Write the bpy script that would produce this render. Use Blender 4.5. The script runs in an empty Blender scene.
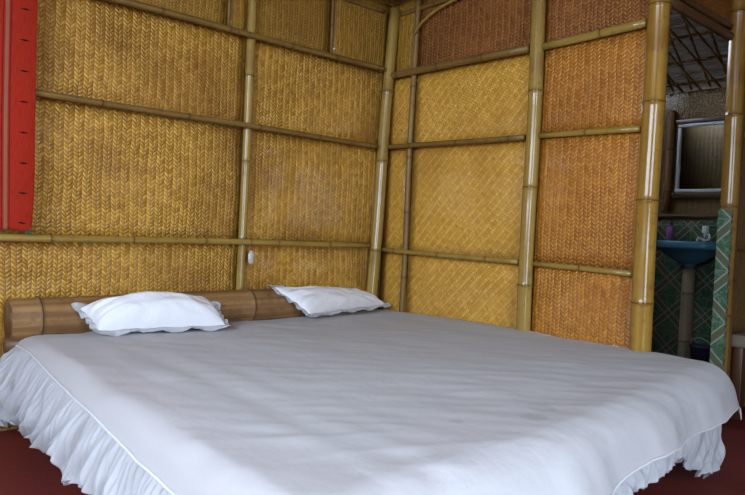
import bpy, bmesh, math, random
from mathutils import Vector, Matrix, noise
random.seed(7)
C = bpy.context.scene.collection
sc = bpy.context.scene
PI = math.pi

# ------------------------------------------------------------------ helpers
def link_mesh(name, bm, mat=None, parent=None, smooth=True, loc=None):
    me = bpy.data.meshes.new(name)
    bm.to_mesh(me); bm.free()
    if mat: me.materials.append(mat)
    if smooth:
        for p in me.polygons: p.use_smooth = True
    o = bpy.data.objects.new(name, me); C.objects.link(o)
    if parent: o.parent = parent
    if loc: o.location = loc
    return o

def empty(name, loc=(0, 0, 0)):
    o = bpy.data.objects.new(name, None); C.objects.link(o); o.location = loc
    o.empty_display_size = .05
    return o

def tag(o, label, cat, group=None, kind=None):
    o['label'] = label; o['category'] = cat
    if group: o['group'] = group
    if kind: o['kind'] = kind
    return o

def struct(o):
    o['kind'] = 'structure'; return o

def add_box(bm, x0, x1, y0, y1, z0, z1, bevel=0):
    vs = [bm.verts.new(p) for p in [(x0,y0,z0),(x1,y0,z0),(x1,y1,z0),(x0,y1,z0),(x0,y0,z1),(x1,y0,z1),(x1,y1,z1),(x0,y1,z1)]]
    fs = [bm.faces.new([vs[i] for i in f]) for f in [(3,2,1,0),(4,5,6,7),(0,1,5,4),(1,2,6,5),(2,3,7,6),(3,0,4,7)]]
    if bevel:
        es = set()
        for f in fs: es.update(f.edges)
        bmesh.ops.bevel(bm, geom=list(es), offset=bevel, segments=2, affect='EDGES', profile=.6)

def box_uv(bm):
    uvl = bm.loops.layers.uv.verify()
    for f in bm.faces:
        n = f.normal
        for l in f.loops:
            p = l.vert.co
            if abs(n.z) > .7: l[uvl].uv = (p.x, p.y)
            elif abs(n.x) > .7: l[uvl].uv = (p.y, p.z)
            else: l[uvl].uv = (p.x, p.z)

def add_tube(bm, pts, rad, seg=12, cap=True, attr=None, vals=None):
    """sweep a circle along points; rad a number or a list"""
    pts = [Vector(p) for p in pts]
    if not hasattr(rad, '__len__'): rad = [rad]*len(pts)
    rings = []
    t0 = (pts[1]-pts[0]).normalized()
    ref = Vector((0,0,1)) if abs(t0.z) < .9 else Vector((1,0,0))
    nrm = (ref - t0*ref.dot(t0)).normalized()
    for i, p in enumerate(pts):
        if i == 0: t = t0
        elif i == len(pts)-1: t = (pts[i]-pts[i-1]).normalized()
        else:
            t = (pts[i+1]-pts[i-1])
            t = t.normalized() if t.length > 1e-9 else t0
        nrm = (nrm - t*nrm.dot(t)).normalized()
        b = t.cross(nrm)
        ring = []
        for k in range(seg):
            a = 2*PI*k/seg
            v = bm.verts.new(p + (nrm*math.cos(a) + b*math.sin(a))*rad[i])
            if attr is not None: v[attr] = vals[i]
            ring.append(v)
        rings.append(ring)
    for i in range(len(rings)-1):
        for k in range(seg):
            bm.faces.new([rings[i][k], rings[i][(k+1)%seg], rings[i+1][(k+1)%seg], rings[i+1][k]])
    if cap:
        bm.faces.new(list(reversed(rings[0]))); bm.faces.new(rings[-1])
    return rings

def add_lathe(bm, prof, seg=24, origin=(0,0,0)):
    ox, oy, oz = origin
    rings = []
    for r, z in prof:
        if r < 1e-6: rings.append([bm.verts.new((ox, oy, oz+z))])
        else: rings.append([bm.verts.new((ox+r*math.cos(2*PI*k/seg), oy+r*math.sin(2*PI*k/seg), oz+z)) for k in range(seg)])
    for a, b in zip(rings, rings[1:]):
        for k in range(seg):
            k2 = (k+1) % seg
            if len(a) == 1 and len(b) == 1: continue
            if len(a) == 1: bm.faces.new([a[0], b[k2], b[k]])
            elif len(b) == 1: bm.faces.new([a[k], a[k2], b[0]])
            else: bm.faces.new([a[k], a[k2], b[k2], b[k]])

# ------------------------------------------------------------------ materials
class NT:
    def __init__(self, name):
        self.m = bpy.data.materials.new(name); self.m.use_nodes = True
        self.t = self.m.node_tree; self.b = self.t.nodes['Principled BSDF']
    def n(self, typ, **kw):
        nd = self.t.nodes.new(typ)
        for k, v in kw.items(): setattr(nd, k, v)
        return nd
    def put(self, sock, v):
        if isinstance(v, (int, float)): sock.default_value = v
        elif isinstance(v, tuple): sock.default_value = v if len(v) != 3 or sock.type == 'VECTOR' else (*v, 1)
        else: self.t.links.new(v, sock)
    def math(self, op, a, b=None, c=None, clamp=False):
        nd = self.n('ShaderNodeMath', operation=op, use_clamp=clamp)
        self.put(nd.inputs[0], a)
        if b is not None: self.put(nd.inputs[1], b)
        if c is not None: self.put(nd.inputs[2], c)
        return nd.outputs[0]
    def mix(self, f, a, b, mode='MIX'):
        nd = self.n('ShaderNodeMix', data_type='RGBA', blend_type=mode)
        self.put(nd.inputs[0], f); self.put(nd.inputs[6], a); self.put(nd.inputs[7], b)
        return nd.outputs[2]
    def noise(self, vec, scale, detail=3, rough=.5, dist=0):
        nd = self.n('ShaderNodeTexNoise'); nd.inputs['Scale'].default_value = scale
        nd.inputs['Detail'].default_value = detail; nd.inputs['Roughness'].default_value = rough
        nd.inputs['Distortion'].default_value = dist
        if vec is not None: self.t.links.new(vec, nd.inputs['Vector'])
        return nd.outputs[0]
    def white(self, x, y):
        c = self.n('ShaderNodeCombineXYZ'); self.put(c.inputs[0], x); self.put(c.inputs[1], y)
        w = self.n('ShaderNodeTexWhiteNoise', noise_dimensions='2D'); self.t.links.new(c.outputs[0], w.inputs['Vector'])
        return w.outputs['Value']
    def ramp(self, f, lo, hi):
        nd = self.n('ShaderNodeMapRange', interpolation_type='SMOOTHSTEP')
        self.put(nd.inputs[0], f); nd.inputs[1].default_value = lo; nd.inputs[2].default_value = hi
        return nd.outputs[0]
    def coord(self, which='Object'): return self.n('ShaderNodeTexCoord').outputs[which]
    def mapping(self, vec, scale=(1,1,1), rot=(0,0,0), loc=(0,0,0)):
        nd = self.n('ShaderNodeMapping'); self.t.links.new(vec, nd.inputs[0])
        nd.inputs['Scale'].default_value = scale; nd.inputs['Rotation'].default_value = rot; nd.inputs['Location'].default_value = loc
        return nd.outputs[0]
    def bump(self, h, strength=1, dist=.01):
        nd = self.n('ShaderNodeBump'); nd.inputs['Strength'].default_value = strength; nd.inputs['Distance'].default_value = dist
        self.t.links.new(h, nd.inputs['Height']); self.t.links.new(nd.outputs[0], self.b.inputs['Normal'])
    def set(self, **kw):
        names = dict(col='Base Color', rough='Roughness', metal='Metallic', spec='Specular IOR Level', trans='Transmission Weight', coat='Coat Weight', coatr='Coat Roughness', sheen='Sheen Weight', ior='IOR')
        for k, v in kw.items(): self.put(self.b.inputs[names[k]], v)
        return self.m

def weave_mat(name, base, light, stain, colw=.020, pitch=.018, relief=.006, rough=.36, stain_amt=.5, block=False, coat=.5):
    """bamboo matting: columns of short slanting strips that make chevrons"""
    N = NT(name)
    uv = N.coord('UV')
    # hand-made unevenness of the strips
    wob = N.n('ShaderNodeTexNoise'); wob.inputs['Scale'].default_value = 5; wob.inputs['Detail'].default_value = 2
    N.t.links.new(uv, wob.inputs['Vector'])
    sub = N.n('ShaderNodeVectorMath', operation='SUBTRACT'); N.t.links.new(wob.outputs['Color'], sub.inputs[0]); sub.inputs[1].default_value = (.5,.5,.5)
    scl = N.n('ShaderNodeVectorMath', operation='SCALE'); N.t.links.new(sub.outputs[0], scl.inputs[0]); scl.inputs['Scale'].default_value = .022
    add = N.n('ShaderNodeVectorMath', operation='ADD'); N.t.links.new(uv, add.inputs[0]); N.t.links.new(scl.outputs[0], add.inputs[1])
    sp = N.n('ShaderNodeSeparateXYZ'); N.t.links.new(add.outputs[0], sp.inputs[0])
    x, y = sp.outputs[0], sp.outputs[1]
    if block:   # the twill turns about in big diamonds
        a = N.math('DIVIDE', N.math('ADD', x, y), colw*1.42); b = N.math('DIVIDE', N.math('SUBTRACT', y, x), colw*.95)
        u, row = a, b
        cu = N.math('FLOOR', u); fu = N.math('FRACT', u)
        t = N.math('ADD', row, N.math('MULTIPLY', cu, .5))
        par = N.math('MODULO', N.math('ABSOLUTE', cu), 2)
    else:
        u = N.math('DIVIDE', x, colw); cu = N.math('FLOOR', u); fu = N.math('FRACT', u)
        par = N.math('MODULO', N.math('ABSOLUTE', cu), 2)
        sgn = N.math('SUBTRACT', N.math('MULTIPLY', par, 2), 1)
        t = N.math('ADD', N.math('DIVIDE', y, pitch), N.math('MULTIPLY', N.math('MULTIPLY', N.math('SUBTRACT', fu, .5), sgn), .80))
    ct = N.math('FLOOR', t); ft = N.math('FRACT', t)
    rnd = N.white(cu, ct)
    across = N.math('POWER', N.math('SINE', N.math('MULTIPLY', ft, PI)), .6)
    along = N.math('POWER', N.math('SINE', N.math('MULTIPLY', fu, PI)), .7)
    # one set of strips rides over the other
    h = N.math('MULTIPLY', across, N.math('ADD', N.math('MULTIPLY', along, .75), .25))
    h = N.math('MULTIPLY', h, N.math('ADD', N.math('MULTIPLY', par, .35), .65))
    tilt = N.math('MULTIPLY', ft, .16)
    h = N.math('ADD', h, tilt)
    fib = N.noise(N.mapping(uv, (160, 160, 1)), 1, 2)
    h = N.math('ADD', h, N.math('MULTIPLY', fib, .10))
    vary = N.ramp(N.noise(uv, 2.3, 2), .30, .72)
    h = N.math('MULTIPLY', h, N.math('ADD', N.math('MULTIPLY', vary, .75), .45))
    N.bump(h, 1.0, relief)
    # colours of the strips; every other column painted lighter to imitate its gloss
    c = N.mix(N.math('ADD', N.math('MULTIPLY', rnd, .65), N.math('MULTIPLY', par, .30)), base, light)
    big = N.ramp(N.noise(uv, 1.6, 5, .6), .42, .75)
    c = N.mix(N.math('MULTIPLY', big, stain_amt), c, stain)
    spots = N.ramp(N.noise(uv, 9, 3, .6), .60, .78)
    c = N.mix(N.math('MULTIPLY', spots, stain_amt*.8), c, stain)
    seam = N.math('MULTIPLY', N.ramp(across, .0, .55), N.ramp(along, .0, .45))
    dark = tuple(v*.33 for v in stain)
    c = N.mix(N.math('MULTIPLY', N.math('SUBTRACT', 1, seam), .55), c, dark)
    N.set(col=c, rough=N.math('ADD', rough, N.math('MULTIPLY', rnd, .25)), spec=.5, coat=coat, coatr=.14 if coat < .6 else .075)
    N.b.inputs['Coat IOR'].default_value = 1.55
    return N.m

def culm_mat(name, base, streak, node, rough=.24):
    N = NT(name)
    oc = N.coord('Object')
    s = N.noise(N.mapping(oc, (38, 38, 1.2)), 1, 3, .6)
    pch = N.noise(oc, 5, 3, .6)
    c = N.mix(N.ramp(s, .35, .7), base, streak)
    c = N.mix(N.math('MULTIPLY', N.ramp(pch, .48, .70), .5), c, node)
    fine = N.noise(oc, 45, 3, .6)
    c = N.mix(N.math('MULTIPLY', N.ramp(fine, .56, .72), .5), c, node)
    at = N.n('ShaderNodeAttribute', attribute_name='nd')
    c = N.mix(N.math('MULTIPLY', at.outputs['Fac'], .8), c, tuple(v*.35 for v in node))
    N.bump(s, .12, .002)
    return N.set(col=c, rough=N.math('ADD', rough, N.math('MULTIPLY', pch, .18)), spec=.5)

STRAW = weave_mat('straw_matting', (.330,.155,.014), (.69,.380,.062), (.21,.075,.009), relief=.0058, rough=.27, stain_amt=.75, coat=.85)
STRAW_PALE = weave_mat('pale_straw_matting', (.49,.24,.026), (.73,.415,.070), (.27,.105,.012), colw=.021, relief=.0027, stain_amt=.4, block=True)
STRAW_SHADED = weave_mat('shade_painted_straw_matting', (.27,.128,.011), (.44,.235,.026), (.20,.09,.012), colw=.0165, pitch=.016, relief=.004)  # darker copy of the straw, with the shade high on the wall painted in
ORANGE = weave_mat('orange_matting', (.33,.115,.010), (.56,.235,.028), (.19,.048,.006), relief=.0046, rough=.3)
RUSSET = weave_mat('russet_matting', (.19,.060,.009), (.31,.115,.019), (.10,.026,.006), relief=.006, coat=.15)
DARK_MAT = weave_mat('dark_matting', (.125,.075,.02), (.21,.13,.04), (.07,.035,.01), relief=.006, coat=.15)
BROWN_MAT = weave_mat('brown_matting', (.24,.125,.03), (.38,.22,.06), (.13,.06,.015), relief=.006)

BAMBOO = culm_mat('varnished_bamboo', (.27,.170,.035), (.35,.235,.060), (.17,.08,.018), rough=.13)
BAMBOO_DOOR = culm_mat('golden_door_bamboo', (.25,.135,.020), (.34,.20,.036), (.16,.060,.012), rough=.10)
BAMBOO_ORANGE = culm_mat('orange_bamboo', (.20,.105,.018), (.27,.155,.032), (.13,.048,.011), rough=.14)
BATTEN = culm_mat('dark_bamboo_batten', (.16,.085,.018), (.24,.14,.032), (.08,.04,.012), rough=.42)
BROWNB = culm_mat('brown_bamboo', (.17,.080,.026), (.30,.165,.055), (.08,.030,.012), rough=.62)
DARKB = culm_mat('dark_old_bamboo', (.09,.045,.018), (.14,.075,.03), (.05,.025,.012), rough=.4)
PEDESTAL = culm_mat('grey_bamboo', (.30,.235,.15), (.38,.30,.2), (.12,.08,.05), rough=.45)

def sheet_mat():
    N = NT('white_cotton_sheet')
    oc = N.coord('Object')
    weave = N.noise(N.mapping(oc, (900, 900, 900)), 1, 1)
    cre = N.noise(N.mapping(oc, (6, 16, 6), rot=(0,0,.7)), 1, 4, .6)
    cre2 = N.noise(N.mapping(oc, (22, 7, 7), rot=(0,0,.35)), 1, 4, .55)
    h = N.math('ADD', N.math('MULTIPLY', cre, .8), N.math('MULTIPLY', cre2, .35))
    h = N.math('ADD', h, N.math('MULTIPLY', weave, .012))
    N.bump(h, .35, .010)
    sp = N.n('ShaderNodeSeparateXYZ'); N.t.links.new(oc, sp.inputs[0])
    c = N.mix(N.math('MULTIPLY', N.ramp(N.noise(oc, 1.7, 4, .6), .35, .8), .35), (.83,.83,.855), (.75,.745,.765))
    # two faint water stains
    for (sx, sy, rx, ry) in STAINS:
        dx = N.math('DIVIDE', N.math('SUBTRACT', sp.outputs[0], sx), rx)
        dy = N.math('DIVIDE', N.math('SUBTRACT', sp.outputs[1], sy), ry)
        d = N.math('ADD', N.math('MULTIPLY', dx, dx), N.math('MULTIPLY', dy, dy))
        d = N.math('ADD', d, N.math('MULTIPLY', N.math('SUBTRACT', N.noise(oc, 14, 2), .5), .8))
        f = N.math('SUBTRACT', 1, N.ramp(d, .45, 1.2))
        c = N.mix(N.math("MULTIPLY", f, .35), c, (.55,.56,.56))
    return N.set(col=c, rough=.85, spec=.2, sheen=.15)
STAINS = [(-1.183, -1.941, .046, .042), (-1.282, -1.987, .042, .036), (-1.485, -1.904, .022, .018)]
SHEET = sheet_mat()

def cloth_mat(name, col, col2, bump=.4):
    N = NT(name); oc = N.coord('Object')
    n1 = N.noise(N.mapping(oc, (14, 14, 14)), 1, 4, .6)
    N.bump(n1, bump, .008)
    return N.set(col=N.mix(N.math('MULTIPLY', n1, .5), col, col2), rough=.85, spec=.2, sheen=.1)
SKIRTM = cloth_mat('white_ruffled_cotton', (.74,.75,.79), (.64,.65,.69), .25)
PILLOWM = cloth_mat('white_pillow_cotton', (.74,.745,.78), (.64,.645,.68), .55)
MATTRESSM = cloth_mat('mattress_ticking', (.6,.58,.52), (.5,.47,.42))

def plain(name, col, rough=.5, metal=0, spec=.5, var=.12, scale=20, bump=0, **kw):
    N = NT(name); oc = N.coord('Object')
    n1 = N.noise(oc, scale, 3, .6)
    c = N.mix(n1, tuple(v*(1-var) for v in col), tuple(min(1, v*(1+var)) for v in col))
    if bump: N.bump(n1, bump, .01)
    return N.set(col=c, rough=rough, metal=metal, spec=spec, **kw)

def floor_mat():
    N = NT('red_oxide_floor'); oc = N.coord('Object')
    n1 = N.noise(oc, 2.5, 5, .6); n2 = N.noise(oc, 60, 3, .6)
    c = N.mix(N.ramp(n1, .3, .75), (.15,.018,.015), (.10,.016,.012))
    c = N.mix(N.math('MULTIPLY', N.ramp(n2, .5, .8), .3), c, (.24,.07,.04))
    N.bump(N.math('ADD', n1, N.math('MULTIPLY', n2, .25)), .2, .01)
    return N.set(col=c, rough=.62, spec=.35)
FLOORM = floor_mat()

def tile_mat():
    """green glazed tile: pale crossing lines, olive bands and leafy green lozenges"""
    N = NT('green_floral_tile'); uv = N.coord('UV')
    sp = N.n('ShaderNodeSeparateXYZ'); N.t.links.new(uv, sp.inputs[0])
    T = .25
    x = N.math('DIVIDE', sp.outputs[0], T); y = N.math('DIVIDE', sp.outputs[1], T)
    def dline(v, off, w):   # soft line around fract = off
        d = N.math('ABSOLUTE', N.math('SUBTRACT', N.math('FRACT', N.math('ADD', v, .5-off)), .5))
        return N.math('SUBTRACT', 1, N.ramp(d, w*.6, w))
    a = N.math('ADD', x, y); b = N.math('SUBTRACT', x, y)
    band = N.math('MAXIMUM', dline(a, 0, .12), dline(b, 0, .12))
    edge = N.math('MAXIMUM', N.math('MAXIMUM', dline(a, .105, .024), dline(a, .895, .024)), N.math('MAXIMUM', dline(b, .105, .024), dline(b, .895, .024)))
    leaf = N.ramp(N.noise(N.mapping(uv, (26, 26, 1)), 1, 3, .6, 1.6), .45, .62)
    c = N.mix(leaf, (.045,.100,.055), (.10,.17,.105))
    veins = N.ramp(N.noise(N.mapping(uv, (34, 34, 1), loc=(3,1,0)), 1, 2, .6, 2.5), .60, .68)
    c = N.mix(N.math('MULTIPLY', veins, .6), c, (.20,.26,.21))
    c = N.mix(band, c, (.10,.105,.060))
    c = N.mix(edge, c, (.24,.27,.235))
    grout = N.math('MAXIMUM', dline(x, 0, .014), dline(y, 0, .014))
    c = N.mix(N.math('MULTIPLY', grout, .8), c, (.17,.19,.17))
    N.bump(N.math('SUBTRACT', 1, grout), .4, .002)
    return N.set(col=c, rough=.22, spec=.5)
TILE = tile_mat()

def thatch_mat():
    N = NT('old_thatch'); oc = N.coord('Object')
    n1 = N.noise(N.mapping(oc, (90, 6, 90)), 1, 4, .7); n2 = N.noise(oc, 6, 3)
    c = N.mix(N.ramp(n1, .35, .7), (.045,.040,.040), (.13,.115,.11))
    c = N.mix(N.math('MULTIPLY', n2, .4), c, (.10,.075,.04))
    N.bump(n1, .9, .02)
    return N.set(col=c, rough=.9, spec=.2)
THATCH = thatch_mat()

def red_cloth_mat():
    N = NT('red_handwoven_cloth'); uv = N.coord('UV')
    sp = N.n('ShaderNodeSeparateXYZ'); N.t.links.new(uv, sp.inputs[0])
    u, v = sp.outputs[0], sp.outputs[1]      # u metres from the right edge, v metres up from the hem
    c = N.mix(N.ramp(N.noise(N.mapping(uv, (500, 25, 1)), 1, 2), .3, .7), (.60,.045,.018), (.48,.030,.014))
    def stripe(c0, w, col, cc, amt=1):
        d = N.math('ABSOLUTE', N.math('SUBTRACT', u, c0))
        return N.mix(N.math('MULTIPLY', N.math('SUBTRACT', 1, N.ramp(d, w*.8, w)), amt), cc, col)
    c = stripe(.103, .0065, (.42,.22,.13), c, .8)
    c = stripe(.116, .002, (.15,.01,.01), c, .8)
    c = stripe(.090, .002, (.15,.01,.01), c, .8)
    c = stripe(.36, .012, (.42,.22,.13), c)
    # little black woven lozenges up the border
    dv = N.math('DIVIDE', N.math('ABSOLUTE', N.math('SUBTRACT', N.math('FRACT', N.math('DIVIDE', N.math('SUBTRACT', v, .09), .118)), .5)), .034)
    for c0 in (.042, .30):
        du = N.math('DIVIDE', N.math('ABSOLUTE', N.math('SUBTRACT', u, c0)), .021)
        d = N.math('ADD', du, dv)
        c = N.mix(N.math('SUBTRACT', 1, N.ramp(d, .8, 1.1)), c, (.012,.008,.008))
    N.bump(N.noise(N.mapping(uv, (700, 700, 1)), 1, 1), .3, .001)
    return N.set(col=c, rough=.8, spec=.15, sheen=.1)
REDCLOTH = red_cloth_mat()

BLUE = plain('blue_glazed_ceramic', (.07,.21,.33), .18, var=.04)
WHITEP = plain('white_plastic', (.70,.72,.74), .35, var=.04)
FRAMEP = plain('pale_grey_frame', (.42,.45,.50), .4, var=.05)
BUCKET = plain('dark_navy_plastic', (.018,.024,.045), .4)
GREENC = plain('green_cotton', (.01,.20,.10), .8)
BEADM = plain('red_bead', (.30,.02,.02), .3)
CORD = plain('red_brown_cord', (.14,.03,.02), .8)
CHARM = plain('milky_plastic', (.44,.42,.35), .25, var=.05)
SACK = plain('tan_sackcloth', (.33,.23,.13), .9, var=.3, scale=8, bump=.6)
BENCHW = plain('weathered_bench_wood', (.15,.12,.085), .7, var=.25, scale=6, bump=.3)
DARKWOOD = plain('dark_stained_wood', (.060,.026,.012), .35, var=.3, scale=9)
PLASTER = plain('outside_earth', (.16,.13,.09), .9, var=.2, scale=3)
N_ = NT('mirror_glass'); MIRROR = N_.set(col=(.75,.78,.80), metal=1.0, rough=.03)
N_ = NT('lilac_liquid_soap'); LILAC = N_.set(col=(.42,.20,.46), rough=.12, trans=.35, ior=1.4)
PUMPM = plain('maroon_plastic', (.13,.02,.05), .3)

# ------------------------------------------------------------------ bamboo
def culm_bm(L, r0, r1=None, gap=.3, seg=16, bow=0, seed=0, first=None, ringh=.012, half=False):
    """a culm along +z from 0 to L with swollen node rings"""
    rng = random.Random(seed)
    r1 = r1 or r0
    bm = bmesh.new(); at = bm.verts.layers.float.new('nd')
    nodes = []; z = first if first is not None else gap*rng.uniform(.3, .9)
    while z < L-.03:
        nodes.append(z); z += gap*rng.uniform(.85, 1.15)
    zs = [(0, 1, 0)]
    for nz in nodes:
        if nz < ringh*1.5: continue
        zs += [(nz-ringh*1.4, 1, 0), (nz-ringh*.35, 1.06, .25), (nz-.0012, 1.10, .9), (nz+.0012, 1.075, 1.0), (nz+ringh*.5, 1.04, .2), (nz+ringh*1.6, 1, 0)]
    zs.append((L, 1, 0))
    out = [zs[0]]
    for q in zs[1:]:
        while q[0]-out[-1][0] > .16: out.append((out[-1][0]+.12, 1, 0))
        if q[0] > out[-1][0]: out.append(q)
    ph = rng.uniform(0, 6)
    pts, rad, vals = [], [], []
    for z, k, v in out:
        f = z/L
        pts.append((bow*math.sin(PI*f)*math.cos(ph) + .0025*math.sin(z*5+ph), bow*math.sin(PI*f)*math.sin(ph) + .002*math.sin(z*4.1+ph*2), z))
        rad.append((r0+(r1-r0)*f)*k); vals.append(v)
    add_tube(bm, pts, rad, seg, True, at, vals)
    return bm

def culm(name, a, b, r0, r1=None, mat=None, parent=None, gap=.3, seg=16, bow=0, seed=0, first=None):
    a, b = Vector(a), Vector(b); d = b-a
    o = link_mesh(name, culm_bm(d.length, r0, r1, gap, seg, bow, seed, first), mat or BAMBOO, parent)
    o.rotation_mode = 'QUATERNION'; o.rotation_quaternion = d.to_track_quat('Z', 'Y'); o.location = a
    return o

# ------------------------------------------------------------------ the room shell
XW, YS, XE = -4.0, -4.5, 2.0           # west wall, south wall, far east
DY = -1.65                             # plane of the bathroom doorway
ZC = 2.22
def slab(name, x0, x1, y0, y1, z0, z1, mat, parent=None):
    bm = bmesh.new(); add_box(bm, x0, x1, y0, y1, z0, z1); bm.normal_update(); box_uv(bm)
    o = link_mesh(name, bm, mat, parent, smooth=False)
    return o

struct(slab('floor', XW-.1, XE+.1, YS-.1, .1, -.08, 0, FLOORM))
struct(slab('ground', -12, 10, -14, 8, -.30, -.20, PLASTER))
wall_back = struct(slab('wall_back', XW, 0.0, 0.0, .03, 0, ZC, BROWN_MAT))
wall_right = struct(slab('wall_right', 0.0, .03, DY, 0.0, 0, ZC, DARK_MAT))

def woven_panel(parent, u0, u1, z0, z1, plane, mat, seed, bulge=.006):
    """a sheet of matting nailed over the wall; plane 'y' = back wall, 'x' = right wall"""
    bm = bmesh.new(); uvl = bm.loops.layers.uv.verify()
    nu, nz = max(4, int((u1-u0)/.06)), max(4, int((z1-z0)/.06))
    g = []
    for j in range(nz+1):
        row = []
        for i in range(nu+1):
            fu, fz = i/nu, j/nz
            u = u0+(u1-u0)*fu; z = z0+(z1-z0)*fz
            e = min(1, min(fu, 1-fu)*6)*min(1, min(fz, 1-fz)*6)
            d = .004 + e*bulge*(1.0+1.6*noise.noise(Vector((u*2.3, z*2.3, seed*3.1))))
            d = max(.003, d)
            row.append((bm.verts.new((u, -d, z) if plane == 'y' else (-d, u, z)), u, z))
        g.append(row)
    off = (seed*1.37 % 5, seed*.73 % 3)
    for j in range(nz):
        for i in range(nu):
            q = [g[j][i], g[j][i+1], g[j+1][i+1], g[j+1][i]]
            if plane == 'x': q.reverse()
            f = bm.faces.new([k[0] for k in q])
            for l, k in zip(f.loops, q): l[uvl].uv = (k[1]+off[0], k[2]+off[1])
    # returned edges so the mat has a thickness
    rim = [g[0][i] for i in range(nu+1)] + [g[j][nu] for j in range(1, nz+1)] + [g[nz][i] for i in range(nu-1, -1, -1)] + [g[j][0] for j in range(nz-1, 0, -1)]
    low = [bm.verts.new((k[1], -.0012, k[2]) if plane == 'y' else (-.0012, k[1], k[2])) for k in rim]
    for i in range(len(rim)):
        i2 = (i+1) % len(rim); q = [rim[i2][0], rim[i][0], low[i], low[i2]]
        if plane == 'x': q.reverse()
        bm.faces.new(q)
    back = bm.faces.new(low if plane == 'x' else list(reversed(low)))
    return link_mesh('woven_panel', bm, mat, parent)

zA, zB, zCr, zT = 1.81, 1.357, .782, 2.157
sd = 0
for (u0, u1) in ((-3.98, -2.62), (-2.62, -.985), (-.985, -.005)):
    for (z0, z1, m) in ((.01, zCr, STRAW), (zCr, zB, STRAW), (zB, zA, STRAW)):
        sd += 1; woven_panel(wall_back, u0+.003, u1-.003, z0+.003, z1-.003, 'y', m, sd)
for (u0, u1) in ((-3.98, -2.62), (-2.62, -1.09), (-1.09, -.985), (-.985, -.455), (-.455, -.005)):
    sd += 1; woven_panel(wall_back, u0+.003, u1-.003, zA+.003, ZC-.005, 'y', STRAW_SHADED, sd, .004)
rA, rB, rC = 1.772, 1.355, .750
for (y0, y1, ms) in ((-.232, -.012, (STRAW_PALE, STRAW_PALE, STRAW_PALE, STRAW_SHADED)),
                     (-1.07, -.232, (STRAW_PALE, STRAW_PALE, STRAW_PALE, RUSSET)),
                     (-1.645, -1.07, (ORANGE, ORANGE, ORANGE, RUSSET))):
    for (z0, z1), m in zip(((.01, rC), (rC, rB), (rB, rA), (rA, ZC-.005)), ms):
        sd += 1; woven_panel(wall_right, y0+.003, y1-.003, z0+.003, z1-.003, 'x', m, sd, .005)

# bathroom doorway wall (plane y = DY, from x = 0 eastwards)
HZ = 1.885
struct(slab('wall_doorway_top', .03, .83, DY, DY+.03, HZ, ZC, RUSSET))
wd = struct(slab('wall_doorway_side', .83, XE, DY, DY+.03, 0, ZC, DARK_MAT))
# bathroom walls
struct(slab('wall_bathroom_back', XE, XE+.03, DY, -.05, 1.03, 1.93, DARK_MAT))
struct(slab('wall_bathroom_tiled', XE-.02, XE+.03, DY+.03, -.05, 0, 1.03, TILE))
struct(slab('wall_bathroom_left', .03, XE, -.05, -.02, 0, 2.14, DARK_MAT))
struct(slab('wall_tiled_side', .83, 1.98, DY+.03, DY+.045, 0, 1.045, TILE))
struct(slab('trim_1', .676, .700, -1.722, -1.662, 0, 1.045, TILE))
# the rest of the hut, behind the camera, with its door and windows open to the sky
def wall_with_hole(name, axis, pos, a0, a1, h0, h1, z0, z1, mat):
    t = .03
    bm = bmesh.new()
    def b(u0, u1, w0, w1):
        if u1-u0 < .005 or w1-w0 < .005: return
        if axis == 'y': add_box(bm, u0, u1, pos-t, pos, w0, w1)
        else: add_box(bm, pos-t, pos, u0, u1, w0, w1)
    b(a0, h0, 0, ZC); b(h1, a1, 0, ZC); b(h0, h1, 0, z0); b(h0, h1, z1, ZC)
    bm.normal_update(); box_uv(bm)
    return struct(link_mesh(name, bm, mat, None, False))
WIN_W = (-3.5, -1.2, 1.10, 2.12)        # y0, y1, z0, z1 in the west wall
WIN_S = (-3.05, -1.75, .02, 2.05)          # x0, x1, z0, z1 in the south wall
wall_with_hole('wall_front', 'y', YS, XW, XE, WIN_S[0], WIN_S[1], WIN_S[2], WIN_S[3], BROWN_MAT)
wall_with_hole('wall_left', 'x', XW, YS, .03, WIN_W[0], WIN_W[1], WIN_W[2], WIN_W[3], BROWN_MAT)
struct(slab('wall_east', XE, XE+.03, YS, DY, 0, ZC, RUSSET))

# ceilings
bm = bmesh.new(); add_box(bm, XW-.03, .03, YS-.03, .03, ZC, ZC+.03); add_box(bm, .03, XE+.03, YS-.03, DY+.03, ZC, ZC+.03)
bm.normal_update(); box_uv(bm); struct(link_mesh('ceiling', bm, STRAW_SHADED, None, False))

# bathroom roof: sloping thatch, laid on battens
rx0, rz0, rx1, rz1 = XE+.10, 1.885, .03, 2.75
bm = bmesh.new()
nx, ny = 60, 40
g = []
for i in range(nx+1):
    row = []
    for j in range(ny+1):
        f = i/nx; x = rx0+(rx1-rx0)*f; y = DY+(-.0-DY)*j/ny
        z = rz0+(rz1-rz0)*f + .035*((f*9) % 1) + .012*noise.noise(Vector((x*9, y*14, 0)))
        row.append(bm.verts.new((x, y, z+.03)))
    g.append(row)
for i in range(nx):
    for j in range(ny): bm.faces.new([g[i][j], g[i+1][j], g[i+1][j+1], g[i][j+1]])
bmesh.ops.solidify(bm, geom=bm.faces[:], thickness=.05)
roof = struct(link_mesh('ceiling_bathroom', bm, THATCH, None))
struct(slab('wall_bathroom_gable', .0, .03, DY, 0, ZC+.03, 2.80, BROWN_MAT))
struct(slab('wall_bathroom_gable_side', .03, XE, DY, DY+.03, ZC, 2.80, BROWN_MAT))
def roofp(f, y, dz=0): return (rx0+(rx1-rx0)*f, y, rz0+(rz1-rz0)*f+dz)
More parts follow.
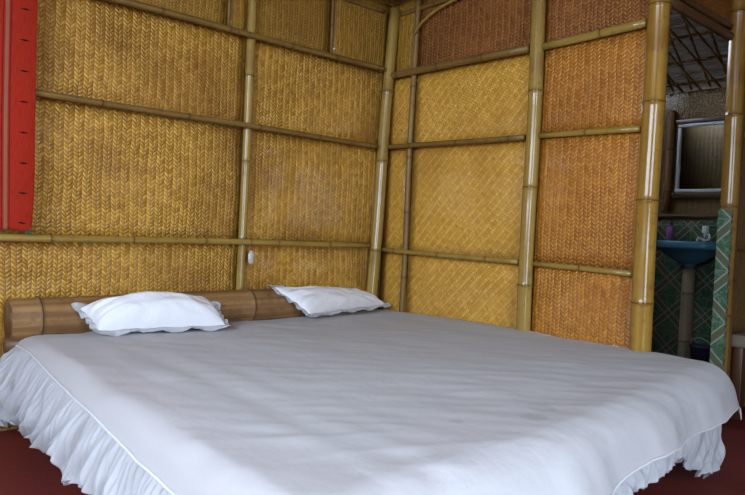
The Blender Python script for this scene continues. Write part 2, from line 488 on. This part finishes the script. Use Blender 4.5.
for k, f in enumerate((.08, .19, .30, .41, .52, .63, .76, .9)):
    o = culm('roof_batten', roofp(f, DY+.05, .012), roofp(f, -.04, .012), .011, .010, BATTEN, None, .25, 8, .004, 50+k)
    tag(o, 'pale bamboo batten under the bathroom thatch, %s' % ('lowest, just above the woven back wall', 'second row up from the back wall', 'third row up from the back wall', 'fourth row up from the back wall', 'fifth row up, in deep shade', 'sixth row up, behind the door header', 'seventh row up, near the ridge', 'topmost, at the ridge')[k], 'batten', 'bamboo battens under the bathroom thatch')
for k in range(24):
    y = -1.58+.062*k; s = (.16 if k % 2 else -.16)
    a, b = roofp(.07, y, -.009-.012*(k % 2)), roofp(.66, max(DY+.06, min(-.06, y+s)), -.009-.012*(k % 2))
    o = culm('roof_stick', a, b, .008, .006, BATTEN, None, .22, 8, .004, 80+k)
    tag(o, 'slanting pale stick lashed across the battens under the bathroom thatch', 'stick', 'slanting sticks under the bathroom thatch')

# ------------------------------------------------------------------ posts and rails
def post(a, b, r, label, mat=BAMBOO, **kw):
    o = culm('bamboo_post', a, b, r, kw.pop('r1', None), mat, None, **kw)
    return tag(o, label, 'post')
def rail(a, b, r, label, mat=BAMBOO, name='bamboo_rail', **kw):
    o = culm(name, a, b, r, kw.pop('r1', None), mat, None, **kw)
    return tag(o, label, 'rail')
# back wall posts, behind the rails
post((-.988,-.030,0), (-.965,-.030,ZC-.005), .0215, 'slender bamboo post halfway along the back wall, between the two pillows', gap=.42, seed=3, first=.80)
o = culm('bamboo_batten', (-1.095,-.015,zA+.02), (-1.088,-.015,ZC-.005), .009, None, BATTEN, gap=.2, seed=5); tag(o, 'thin bamboo batten near the ceiling, just left of the slender back wall post', 'batten')
o = culm('bamboo_batten', (-.457,-.015,zA+.02), (-.455,-.015,ZC-.005), .008, None, BATTEN, gap=.2, seed=6); tag(o, 'thin bamboo batten splitting the top row right of the slender post', 'batten')
# corner post, leaning
post((-.155,-.075,0), (-.036,-.062,2.17), .033, 'leaning bamboo post in the room corner behind the right pillow', r1=.031, gap=.46, seed=8, first=.33)
# back wall rails (left to right)
yr = -.072
rail((-3.98,yr,zA), (-.112,yr,zA-.004), .0150, 'topmost of the three long bamboo rails crossing the back wall behind the bed', BATTEN, r1=.014, gap=.33, seed=11, bow=.006)
rail((-3.98,yr,zB-.003), (-.135,yr,zB), .0145, 'middle one of the three long bamboo rails crossing the back wall', BATTEN, r1=.013, gap=.36, seed=12, bow=.006)
rail((-3.98,yr+.001,zCr-.002), (-.165,yr,zCr), .0155, 'lowest long bamboo rail on the back wall, just below the red cloth hem', r1=.0145, gap=.38, seed=13, bow=.003)
rail((-3.98,-.022,zT), (-.08,-.022,zT), .013, 'thin bamboo rail along the top edge of the back wall under the ceiling', BATTEN, gap=.33, seed=14)
# right wall
post((-.022,-.215,0), (-.022,-.241,ZC-.005), .0165, 'thin bamboo post on the right wall beside the corner post', BATTEN, gap=.35, seed=15)
post((-.036,-1.073,0), (-.036,-1.069,ZC-.005), .035, 'stout bamboo post between the pale and the orange matting', r1=.034, gap=.47, seed=16, first=.19)
xr = -.056
def rpair(z0, z1, za, zb, r, la, lb, s):
    rail((xr,-.015,z0), (xr,-1.036,z1), r, la, BATTEN if s < 24 else BAMBOO, gap=.3, seed=s, bow=.004)
    rail((xr+.022,-1.108,za), (xr+.022,-1.602,zb), r*.95, lb, BAMBOO, gap=.33, seed=s+1, bow=.002)
rpair(rA+.004, rA-.002, rA, rA+.012, .019, 'bamboo rail under the russet matting on the right wall', 'bamboo rail across the top of the orange matting', 21)
rpair(rB+.004, rB-.004, rB-.004, rB-.008, .0135, 'bamboo rail halfway up the pale matting on the right wall', 'bamboo rail halfway up the orange matting', 23)
rpair(rC+.012, rC-.002, rC-.006, rC-.012, .013, 'lowest bamboo rail on the pale matting', 'lowest bamboo rail on the orange matting', 25)
rail((-.020,-.015,2.135), (-.020,-1.03,2.15), .012, 'thin bamboo rail along the top of the right wall by the corner', BATTEN, gap=.3, seed=31)
# bent split-bamboo strip in the upper corner, and the rafter
bm = bmesh.new(); add_tube(bm, [(-.045,-.245-.02*i-.004*i*i, 1.99+.030*i-.0016*i*i) for i in range(9)], .008, 8)
tag(link_mesh('bamboo_splint', bm, BAMBOO), 'bent pale bamboo splint at the top left of the russet matting', 'splint')
o = culm('ceiling_rafter', (-.10,-.10,2.196), (-1.9,-2.1,2.196), .016, None, BATTEN, gap=.35, seed=33); tag(o, 'bamboo rafter running across the ceiling from the room corner', 'rafter')

# bathroom doorway frame
post((-.032,-1.651,0), (-.032,-1.651,ZC-.005), .043, 'thick glossy golden bamboo door post beside the orange matting', BAMBOO_DOOR, gap=.44, seed=41, first=.62, seg=28)
post((.745,-1.682,0), (.745,-1.682,ZC-.005), .040, 'golden bamboo post at the right of the bathroom doorway', BAMBOO_ORANGE, gap=.5, seed=43, first=.10, seg=24)
post((.822,-1.680,0), (.822,-1.680,ZC-.005), .025, 'slim dark bamboo post right of the bathroom doorway', DARKB, gap=.45, seed=44)
rail((.02,-1.657,HZ-.002), (.722,-1.657,HZ-.002), .019, 'dark bamboo header along the top of the bathroom doorway', DARKB, 'door_header', gap=.3, seed=45)
rail((.02,-1.657,HZ+.048), (.722,-1.657,HZ+.045), .016, 'second dark bamboo header above the bathroom doorway', DARKB, 'door_header', gap=.3, seed=46)
rail((.86,-1.664,1.44), (1.95,-1.664,1.44), .014, 'bamboo rail on the dim wall right of the doorway', BAMBOO, gap=.3, seed=47)
rail((.86,-1.664,.86), (1.95,-1.664,.86), .014, 'dark lower bamboo rail on the dim wall right of the doorway', DARKB, gap=.3, seed=48)

# ------------------------------------------------------------------ red cloth on the back wall
bm = bmesh.new(); uvl = bm.loops.layers.uv.verify()
x_r, x_l, zh, zt = -1.975, -2.62, .806, 2.10
nu, nz = 60, 90; g = []
for j in range(nz+1):
    row = []
    for i in range(nu+1):
        u = (x_r-x_l)*i/nu; v = (zt-zh)*j/nz
        x = x_r-u + .016*max(0, 1-v/.9) - .004*math.sin(v*3.1+.6) - .012*max(0, 1-v/.25)**2*max(0, 1-u/.1)
        y = -.101 - .006*math.sin(u*30+v*.8)*(1-.4*v) - .008*math.sin(u*9+1.2) + .004*noise.noise(Vector((u*7, v*2, 0)))
        z = zh+v + .008*math.sin(u*17)*max(0, 1-v*4)
        row.append((bm.verts.new((x, y, z)), u, v))
    g.append(row)
for j in range(nz):
    for i in range(nu):
        q = [g[j][i+1], g[j][i], g[j+1][i], g[j+1][i+1]]
        f = bm.faces.new([k[0] for k in q])
        for l, k in zip(f.loops, q): l[uvl].uv = (k[1], k[2])
bmesh.ops.solidify(bm, geom=bm.faces[:], thickness=.002)
red = tag(link_mesh('hanging_cloth', bm, REDCLOTH), 'red handwoven cloth with pale stripe and black dashes hung on the back wall', 'cloth')
bm = bmesh.new()
vs = [bm.verts.new(p) for p in ((-1.998,-.109,.808), (-1.988,-.111,.828), (-1.970,-.110,.808), (-1.990,-.109,.796))]
bm.faces.new(vs); bmesh.ops.solidify(bm, geom=bm.faces[:], thickness=.003)
o = link_mesh('corner_patch', bm, GREENC, red, False); o['label'] = 'small green corner patch'

# ------------------------------------------------------------------ hanging charm
ch = empty('hanging_charm', (-.962, -.092, .79)); tag(ch, 'little milky oval charm on a dark cord hanging from the lower back wall rail', 'charm')
bm = bmesh.new(); add_tube(bm, [(-.006,.012,.010), (-.004,-.006,.006), (0,-.004,-.02), (.001,-.002,-.036)], .0016, 6); link_mesh('cord', bm, CORD, ch)
bm = bmesh.new(); bmesh.ops.create_uvsphere(bm, u_segments=12, v_segments=8, radius=.0065, matrix=Matrix.Translation((.001,-.002,-.040))); link_mesh('bead', bm, BEADM, ch)
bm = bmesh.new()
add_lathe(bm, [(0,-.115),(.010,-.112),(.0155,-.104),(.017,-.085),(.0165,-.065),(.012,-.052),(.005,-.047),(0,-.046)], 16)
for v in bm.verts: v.co.y *= .45
link_mesh('oval_tag', bm, CHARM, ch)

# ------------------------------------------------------------------ bed
bed = empty('bed', (-1.0, -1.0, 0)); tag(bed, 'large low double bed with a thick brown bamboo headboard pole', 'bed')
def bp(p): return (p[0]+1.0, p[1]+1.0, p[2])
hb = culm('headboard', bp((-2.05,-.135,.468)), bp((-.66,-.135,.474)), .082, .080, BROWNB, bed, gap=.47, seed=61, first=.10, seg=32)
hb['label'] = 'thick speckled brown bamboo headboard pole'
# dark end of the pole, with its hollow
bm = bmesh.new(); add_tube(bm, [(0,0,-.004),(0,0,.002)], .060, 24); o = link_mesh('hollow_end', bm, DARKB, hb)
culm('cross_pole', bp((-2.065,-.15,.372)), bp((-.10,-.15,.350)), .030, .029, DARKB, bed, gap=.4, seed=62, seg=20)
culm('cross_pole', bp((-2.03,-1.90,.24)), bp((-.10,-1.90,.24)), .030, .029, DARKB, bed, gap=.4, seed=63)
culm('side_rail', bp((-1.93,-.10,.262)), bp((-1.93,-1.98,.262)), .030, .029, DARKB, bed, gap=.4, seed=64)
culm('side_rail', bp((-.16,-.10,.262)), bp((-.16,-1.98,.262)), .030, .029, DARKB, bed, gap=.4, seed=65)
for k, (x, y) in enumerate(((-1.86,-.24), (-.24,-.24), (-1.86,-1.82), (-.24,-1.82))):
    culm('leg', bp((x, y, 0)), bp((x, y, .26)), .036, None, DARKB, bed, gap=.2, seed=66+k)
def smooth(t): t = max(0, min(1, t)); return t*t*(3-2*t)
ZTOP = .418
def xL(y): return -1.968 - .042*max(0, -y)**1.15
def ov(y): return .068 + .050*smooth(-y/1.8)
def yF(x): return -1.90 - .13*smooth(-x/1.6) - .04*max(0,-x/2)
def wr(x, y):
    z = .012*noise.noise(Vector((x*1.7, y*1.7, 3))) + .005*noise.noise(Vector((x*5, y*4, 8)))
    # soft pulled folds fanning towards the foot and the left edge
    q = x*.55 + y*.84
    a = smooth((-y-1.25)/.6)
    r = noise.noise(Vector((q*9, (x*.84-y*.55)*1.6, 1.3))); z += .0035*a*(1-abs(r)*2)
    b = smooth((-1.45-x)/.35)
    r2 = noise.noise(Vector((x*11, y*2.2, 5.1))); z += .006*b*r2
    r3 = noise.noise(Vector(((x-y)*3.0, (x+y)*14, 9.7))); z += .0018*r3
    return z
def roll(d, r, maxang=1.45):
    if d <= 0: return 0., 0.
    th = d/r
    if th < maxang: return r*math.sin(th), r*(1-math.cos(th))
    e = d-r*maxang
    return r*math.sin(maxang)+e*math.cos(maxang), r*(1-math.cos(maxang))+e*math.sin(maxang)
def sheet_point(x, y, inset=0):
    """x, y lie in the unrolled cloth"""
    l = xL(y); dl = l-x
    dr = x-(-.028+.012*smooth((-1.66-y)/.2))
    f = yF(x); df = f-y
    X, Y, Z = x, y, ZTOP + wr(x, max(y, f-.1))
    if dl > 0: o, d = roll(dl, .07, 1.15); X = l-o; Z -= d
    if dr > 0: o, d = roll(dr, .05, 1.4); X = x-dr+o; Z -= d
    if df > 0:
        o, d = roll(df, .13, 1.25); Y = f-o; Z -= d
        Y += .012*math.sin(x*11+1)*smooth(df/.2) + .008*noise.noise(Vector((x*9, 2, 2)))*smooth(df/.2)
    Z -= .012*smooth((y+.40)/.3)
    return Vector((X, Y, Z))
bm = bmesh.new(); x0, x1 = -2.10, .05; y0, y1 = -.10, -2.30
NX, NY = 230, 240; g = []
def ext(i, j):
    fy = j/NY; y = y0 + (y1-y0)*fy
    xa = xL(max(y, -2.1)) - ov(y); xb = -.028 + .10*smooth((-1.66-y)/.2)
    x = xa+(xb-xa)*i/NX
    ya = y0; yb = yF(x)-.225 + .012*math.sin(x*5)
    y = ya+(yb-ya)*fy
    return x, y
for j in range(NY+1):
    g.append([bm.verts.new(sheet_point(*ext(i, j))) for i in range(NX+1)])
for j in range(NY):
    for i in range(NX): bm.faces.new([g[j][i], g[j+1][i], g[j+1][i+1], g[j][i+1]])
seam_pts = [g[j][0].co.copy() for j in range(0, NY+1, 2)]
hem_pts = [g[NY][i].co.copy() for i in range(0, NX+1, 2)]
bmesh.ops.solidify(bm, geom=bm.faces[:], thickness=.0025)
sheet = tag(link_mesh('bed_sheet', bm, SHEET), 'smooth white sheet spread over the whole bed, hanging over its foot', 'bed sheet')
bm = bmesh.new(); add_tube(bm, seam_pts, .0028, 8); o = link_mesh('seam', bm, SKIRTM, sheet)
bm = bmesh.new(); add_tube(bm, hem_pts, .0022, 8); o = link_mesh('hem', bm, SKIRTM, sheet)
# mattress
bm = bmesh.new(); add_box(bm, xL(0)+.03+1.0, -.05+1.0, -1.93+1.0, -.11+1.0, .292, .385, .03)
link_mesh('mattress', bm, MATTRESSM, bed)

# ruffled skirt: gathered along the left side, the corner and the foot
path = []
n1, n2, n3 = 760, 90, 760
for i in range(n1):
    y = -.12 + (-1.93+.12)*i/n1
    p = sheet_point(xL(y)-ov(y)+.010, y); path.append((Vector((p.x+.010, p.y, p.z-.004)), Vector((-1, 0, 0)), 'L', y))
pc = sheet_point(xL(-1.93)-ov(-1.93)+.010, -1.93); pf = sheet_point(-1.93, yF(-1.93)-.10)
cx, cy = -1.93, -1.93
a0 = Vector((pc.x+.010, -1.93)); b0 = Vector((-1.93, pf.y+.015))
for i in range(n2):
    t = i/n2*PI/2
    X = cx + (a0.x-cx)*math.cos(t); Y = cy + (b0.y-cy)*math.sin(t)
    path.append((Vector((X, Y, pc.z-.004+(pf.z-pc.z)*i/n2)), Vector((-math.cos(t), -math.sin(t), 0)), 'C', -1.93))
for i in range(n3+1):
    x = -1.93 + (-.035+1.93)*i/n3
    p = sheet_point(x, yF(x)-.10); path.append((Vector((x, p.y+.015, p.z-.004)), Vector((0, -1, 0)), 'F', x))
bm = bmesh.new(); NZ = 30; g = []
s = 0; prev = path[0][0]
for k, (p, n, kind, w) in enumerate(path):
    s += (p-prev).length; prev = p
    tdir = Vector((-n.y, n.x, 0))
    if kind == 'L':
        zb = .205 - .105*smooth(1-s/.65) + .055*noise.noise(Vector((s*2.7, 0, 0))) + .050*noise.noise(Vector((s*6, 4, 0)))
        flare = .068 + .06*smooth(1-s/.45) + .03*noise.noise(Vector((s*2, 7, 0)))
    elif kind == 'C': zb = .16; flare = .09
    else:
        zb = .035 + .16*smooth((-w-.15)/.5) + .02*noise.noise(Vector((s*7, 4, 0))); flare = .02+.02*smooth((-w-.2)/.5)
    zb = max(.012, zb)
    row = []
    for j in range(NZ+1):
        f = j/NZ
        drift = .10*f*f*math.sin(s*1.9+.7) - .05*f       # folds sweep sideways on the way down
        ss = s + drift
        a1 = math.sin(2*PI*(ss/.027 + 1.6*noise.noise(Vector((ss*9, 1, f*1.1)))))
        a2 = math.sin(2*PI*(ss/.115 + 1.5*noise.noise(Vector((ss*4, 9, f*1.2)))))
        a3 = noise.noise(Vector((ss*34, f*2.2, 2)))
        amp1 = (.004+.005*f)*(.7+1.1*abs(noise.noise(Vector((ss*6, 3, f*2))))); amp2 = .017*f**1.4; 
        d = flare*math.sin(f*PI*.5)**.62 + amp1*a1*(1-.3*f) + amp2*a2 + .012*f*a3 + .006*f
        if kind == 'F': d = max(d*.8, -.01)
        z = p.z + (zb-p.z)*f + .012*f*a2
        lat = .010*f*math.cos(2*PI*ss/.105)
        row.append(bm.verts.new((p.x+n.x*d+tdir.x*lat, p.y+n.y*d+tdir.y*lat, max(.006, z))))
    g.append(row)
for k in range(len(g)-1):
    for j in range(NZ): bm.faces.new([g[k][j], g[k][j+1], g[k+1][j+1], g[k+1][j]])
bmesh.ops.solidify(bm, geom=bm.faces[:], thickness=.0018)
tag(link_mesh('bed_skirt', bm, SKIRTM), 'white gathered ruffle skirt hanging round the bed below the sheet', 'bed skirt')

# pillows
def pillow(fl, fr, bl, br, Hh, seed, label, flange=.035):
    """the four seam corners (x, y, z) as the pillow lies; it swells between them"""
    fl, fr, bl, br = map(Vector, (fl, fr, bl, br)); mid = (fl+fr+bl+br)/4
    L = ((fr-fl).length+(br-bl).length)/2; W = ((bl-fl).length+(br-fr).length)/2
    root = empty('pillow', mid); tag(root, label, 'pillow', None)
    def P(u, v):
        a, b = (u+1)/2, (v+1)/2
        return (fl*(1-a)+fr*a)*(1-b) + (bl*(1-a)+br*a)*b - mid
    ux = (fr-fl).normalized(); vy = (bl-fl).normalized(); up = ux.cross(vy).normalized()
    up = (up + Vector((0, 0, .6))).normalized()
    def S(u, v):      # seam drawn in between the corners
        return P(u*(1-.05*(1-v*v)*abs(u)**2), v*(1-.09*(1-u*u)*abs(v)**2))
    bm = bmesh.new(); n = 60; top, bot = [], []
    for j in range(n+1):
        rt, rb = [], []
        for i in range(n+1):
            u = -1+2*i/n; v = -1+2*j/n
            e = max(0, (1-abs(u)**3.0)*(1-abs(v)**2.4)); h = e**.60
            w = noise.noise(Vector((u*2.6+seed, v*2.2, seed)))
            rad = math.hypot(u, v)
            rays = noise.noise(Vector((math.cos(math.atan2(v, u))*4, math.sin(math.atan2(v, u))*4, seed+rad*.8)))*smooth((rad-.5)/.4)
            fold = noise.noise(Vector((u*7+v*3, v*1.5, seed+4)))*.5
            p = S(u, v)
            rt.append(bm.verts.new(p+up*(Hh*h*(1+.13*w)+.016*rays*h**.4+.006*fold*h**.5+.004)))
            rb.append(bm.verts.new(p-up*(.012*h)))
        top.append(rt); bot.append(rb)
    for j in range(n):
        for i in range(n):
            bm.faces.new([top[j][i], top[j][i+1], top[j+1][i+1], top[j+1][i]])
            bm.faces.new([bot[j][i], bot[j+1][i], bot[j+1][i+1], bot[j][i+1]])
    for i in range(n):
        bm.faces.new([top[0][i+1], top[0][i], bot[0][i], bot[0][i+1]]); bm.faces.new([top[n][i], top[n][i+1], bot[n][i+1], bot[n][i]])
        bm.faces.new([top[i][0], top[i+1][0], bot[i+1][0], bot[i][0]]); bm.faces.new([top[i+1][n], top[i][n], bot[i][n], bot[i+1][n]])
    link_mesh('cushion', bm, PILLOWM, root)
    bm = bmesh.new(); per = 240; rings = []
    for i in range(per):
        t = i/per*4; k = int(t) % 4; f = t-int(t); q = -1+2*f
        u, v = [(q, -1), (1, q), (-q, 1), (-1, -q)][k]
        cr = smooth((abs(u)*abs(v)-.7)/.3)
        du = math.copysign(abs(u)**9, u); dv = math.copysign(abs(v)**9, v)
        p0 = S(u, v)
        d = ux*du+vy*dv; d = d.normalized()
        row = []
        for j in range(6):
            f = j/5; e = flange*(1+.25*cr)*f
            lift = f*(.006*math.sin(i*.42+seed)+.010*noise.noise(Vector((i*.11, f, seed)))+.005*noise.noise(Vector((i*.5, f, seed)))) + .012*cr*f
            row.append(bm.verts.new(p0 + d*(e-.010) + up*(.004+lift-.003*f)))
        rings.append(row)
    for i in range(per):
        a, b = rings[i], rings[(i+1) % per]
        for j in range(5): bm.faces.new([a[j], a[j+1], b[j+1], b[j]])
    bmesh.ops.solidify(bm, geom=bm.faces[:], thickness=.002)
    link_mesh('flange', bm, PILLOWM, root)
    return root
pillow((-1.800,-.375,.438), (-1.285,-.440,.436), (-1.825,-.235,.510), (-1.24,-.250,.490), .100, 2.3, 'plump white pillow at the left of the bed, leaning on the headboard pole')
pillow((-.765,-.330,.440), (-.085,-.155,.440), (-.880,-.165,.562), (-.14,-.075,.475), .062, 5.1, 'flatter, wide white pillow at the right of the bed by the corner post')

# ------------------------------------------------------------------ bathroom things
# wash basin
sx, sy, sz = 1.80, -1.075, .885
basin = empty('wash_basin', (sx, sy, 0)); tag(basin, 'blue ceramic wash basin on the bathroom wall', 'wash basin')
bm = bmesh.new()
def ring(fx, fy, z, n=40, e=3.0):
    out = []
    for k in range(n):
        a = 2*PI*k/n; c, s_ = math.cos(a), math.sin(a)
        x = fx*math.copysign(abs(c)**(2/e), c); y = fy*math.copysign(abs(s_)**(2/e), s_)
        out.append(bm.verts.new((x, y, z)))
    return out
rs = [ring(.055,.05,sz-.150,e=2), ring(.085,.10,sz-.125,e=2.2), ring(.13,.165,sz-.085,e=2.5), ring(.155,.205,sz-.050), ring(.168,.222,sz-.048), ring(.170,.226,sz-.040), ring(.172,.230,sz-.004), ring(.168,.225,sz),
      ring(.135,.185,sz-.002,e=2.6), ring(.120,.165,sz-.02,e=2.4), ring(.09,.12,sz-.08,e=2.2), ring(.03,.03,sz-.115,e=2)]
for a, b in zip(rs, rs[1:]):
    for k in range(40): bm.faces.new([a[k], a[(k+1)%40], b[(k+1)%40], b[k]])
bm.faces.new(list(reversed(rs[0]))); bm.faces.new(rs[-1])
link_mesh('bowl', bm, BLUE, basin)
bm = bmesh.new(); add_lathe(bm, [(0,sz-.185),(.030,sz-.185),(.036,sz-.165),(.05,sz-.148),(0,sz-.148)], 20); link_mesh('drain_collar', bm, BLUE, basin)
o = culm('basin_post', (sx, sy, 0), (sx, sy, sz-.186), .042, .040, PEDESTAL, None, gap=.34, seed=71, first=.22, seg=20); tag(o, 'greyish bamboo post standing under the blue wash basin', 'post')
# tap
tap = empty('tap', (1.93, -1.115, sz)); tag(tap, 'white plastic tap with a curled spout above the basin', 'tap')
bm = bmesh.new(); add_lathe(bm, [(0,.062),(.019,.062),(.021,.068),(.021,.100),(.018,.108),(0,.110)], 20); link_mesh('knob', bm, WHITEP, tap)
bm = bmesh.new(); add_tube(bm, [(.045,0,.035),(.01,0,.035),(0,0,.045),(0,0,.063)], .010, 12); link_mesh('inlet', bm, WHITEP, tap)
bm = bmesh.new(); add_tube(bm, [(.0,-.005,.042),(-.02,-.030,.050),(-.03,-.042,.036),(-.03,-.036,.018),(-.035,-.014,.012),(-.04,.012,.022),(-.042,.028,.030),(-.042,.034,.012),(-.042,.036,.004)], .0075, 12); link_mesh('spout', bm, WHITEP, tap)
# soap bottle
soap = empty('soap_bottle', (1.90, -.895, sz)); tag(soap, 'lilac liquid soap bottle with a maroon pump on the basin rim', 'soap bottle')
bm = bmesh.new(); add_lathe(bm, [(0,0),(.026,0),(.029,.004),(.029,.085),(.024,.098),(.011,.106),(.011,.112),(0,.112)], 24); link_mesh('bottle', bm, LILAC, soap)
bm = bmesh.new(); add_lathe(bm, [(0,.108),(.014,.108),(.014,.128),(.008,.132),(.005,.134),(.005,.155),(.011,.157),(.011,.167),(0,.169)], 16)
add_tube(bm, [(0,0,.162),(-.02,.006,.162),(-.032,.010,.155)], .004, 8); link_mesh('pump', bm, PUMPM, soap)
# mirror
mir = empty('mirror', (1.985, -1.085, 1.225)); tag(mir, 'pale framed mirror on the woven bathroom wall', 'mirror')
mw, mh = .42, .475
bm = bmesh.new()
for (a0, a1, b0, b1) in ((-mw/2, mw/2, 0, .022), (-mw/2, mw/2, mh-.022, mh), (-mw/2, -mw/2+.022, .022, mh-.022), (mw/2-.022, mw/2, .022, mh-.022)):
    add_box(bm, -.016, .008, a0, a1, b0, b1, .004)
link_mesh('frame', bm, FRAMEP, mir)
bm = bmesh.new(); add_box(bm, -.004, .004, -mw/2+.021, mw/2-.021, .021, mh-.021); link_mesh('mirror_glass', bm, MIRROR, mir, False)
bm = bmesh.new(); add_box(bm, -.02, .012, -mw/2-.02, mw/2+.02, -.045, -.003, .004); link_mesh('ledge', bm, DARKWOOD, mir)
bm = bmesh.new(); add_box(bm, -.012, .012, -mw/2-.02, mw/2+.02, mh+.003, mh+.035, .004); link_mesh('top_board', bm, DARKWOOD, mir)
o = culm('bamboo_batten', (1.972,-.826,1.10), (1.972,-.826,1.80), .022, None, BROWNB, gap=.34, seed=72, first=.13); tag(o, 'short brown bamboo upright left of the bathroom mirror', 'batten')
o = culm('bamboo_batten', (1.985,DY+.05,1.06), (1.985,-.08,1.06), .014, None, DARKB, gap=.34, seed=73); tag(o, 'dark bamboo strip along the top of the green tiles', 'batten')
# bucket with a rod
bk = empty('bucket', (1.76, -1.20, 0)); tag(bk, 'dark navy bucket on the bathroom floor beside the basin post', 'bucket')
bm = bmesh.new(); add_lathe(bm, [(0,0),(.055,0),(.068,.20),(.074,.205),(.074,.215),(.066,.215),(.053,.01),(0,.01)], 24); link_mesh('pail', bm, BUCKET, bk)
bm = bmesh.new(); add_tube(bm, [(0,-.072,.205),(-.03,-.05,.25),(-.04,0,.27),(-.03,.05,.25),(0,.072,.205)], .0025, 8); link_mesh('handle', bm, WHITEP, bk)

# ------------------------------------------------------------------ dim nook to the right of the doorway
be = empty('bench', (1.225, -1.79, 0)); tag(be, 'low grey-topped wooden bench in the dim nook right of the doorway', 'bench')
bm = bmesh.new(); add_box(bm, -.38, .38, -.10, .105, .365, .43, .012); link_mesh('bench_top', bm, BENCHW, be)
for x, y in ((-.33,-.07), (.33,-.07), (-.33,.07), (.33,.07)):
    bm = bmesh.new(); add_box(bm, x-.022, x+.022, y-.022, y+.022, 0, .366, .004); link_mesh('leg', bm, DARKWOOD, be)
bm = bmesh.new()
add_lathe(bm, [(0,0),(.13,0),(.165,.05),(.175,.12),(.16,.20),(.11,.265),(.05,.29),(.03,.30),(.045,.325),(.02,.335),(0,.33)], 36)
for v in bm.verts:
    d = .018*noise.noise(v.co*9)+.01*noise.noise(v.co*22); v.co.x *= 1+d*3; v.co.y *= 1+d*3
tag(link_mesh('sack', bm, SACK, None, True, (1.10, -2.14, 0)), 'tan tied sack on the floor in front of the bench', 'sack')

# ------------------------------------------------------------------ camera
f_px, yaw, pitch, rl = 662.05, math.radians(41.938), math.radians(-1.657), math.radians(2.502)
fw = Vector((math.sin(yaw)*math.cos(pitch), math.cos(yaw)*math.cos(pitch), math.sin(pitch)))
r = Vector((math.cos(yaw), -math.sin(yaw), 0)); u = r.cross(fw)
R_ = r*math.cos(rl)+u*math.sin(rl); U_ = u*math.cos(rl)-r*math.sin(rl)
cd = bpy.data.cameras.new('camera'); cam = bpy.data.objects.new('camera', cd); C.objects.link(cam)
M = Matrix((R_, U_, -fw)).transposed().to_4x4(); M.translation = Vector((-2.71264, -2.93966, .88))
cam.matrix_world = M
cd.sensor_width = 36; cd.lens = f_px/745*36; cd.clip_start = .02
sc.camera = cam

# ------------------------------------------------------------------ daylight
w = bpy.data.worlds.new('world'); sc.world = w; w.use_nodes = True
bg = w.node_tree.nodes['Background']
bg.inputs[0].default_value = (.72, .84, 1.0, 1); bg.inputs[1].default_value = 9.3
def portal(name, loc, rot, sx_, sy_):
    l = bpy.data.lights.new(name, 'AREA'); l.shape = 'RECTANGLE'; l.size = sx_; l.size_y = sy_
    l.cycles.is_portal = True
    o = bpy.data.objects.new(name, l); C.objects.link(o); o.location = loc; o.rotation_euler = rot
portal('window_portal', (XW-.01, (WIN_W[0]+WIN_W[1])/2, (WIN_W[2]+WIN_W[3])/2), (0, -PI/2, 0), WIN_W[3]-WIN_W[2], WIN_W[1]-WIN_W[0])
portal('door_portal', ((WIN_S[0]+WIN_S[1])/2, YS-.01, (WIN_S[2]+WIN_S[3])/2), (PI/2, 0, 0), WIN_S[1]-WIN_S[0], WIN_S[3]-WIN_S[2])
vs_ = sc.view_settings
vs_.view_transform = 'Standard'; vs_.look = 'None'; vs_.gamma = 1; vs_.use_curve_mapping = False; vs_.exposure = .93
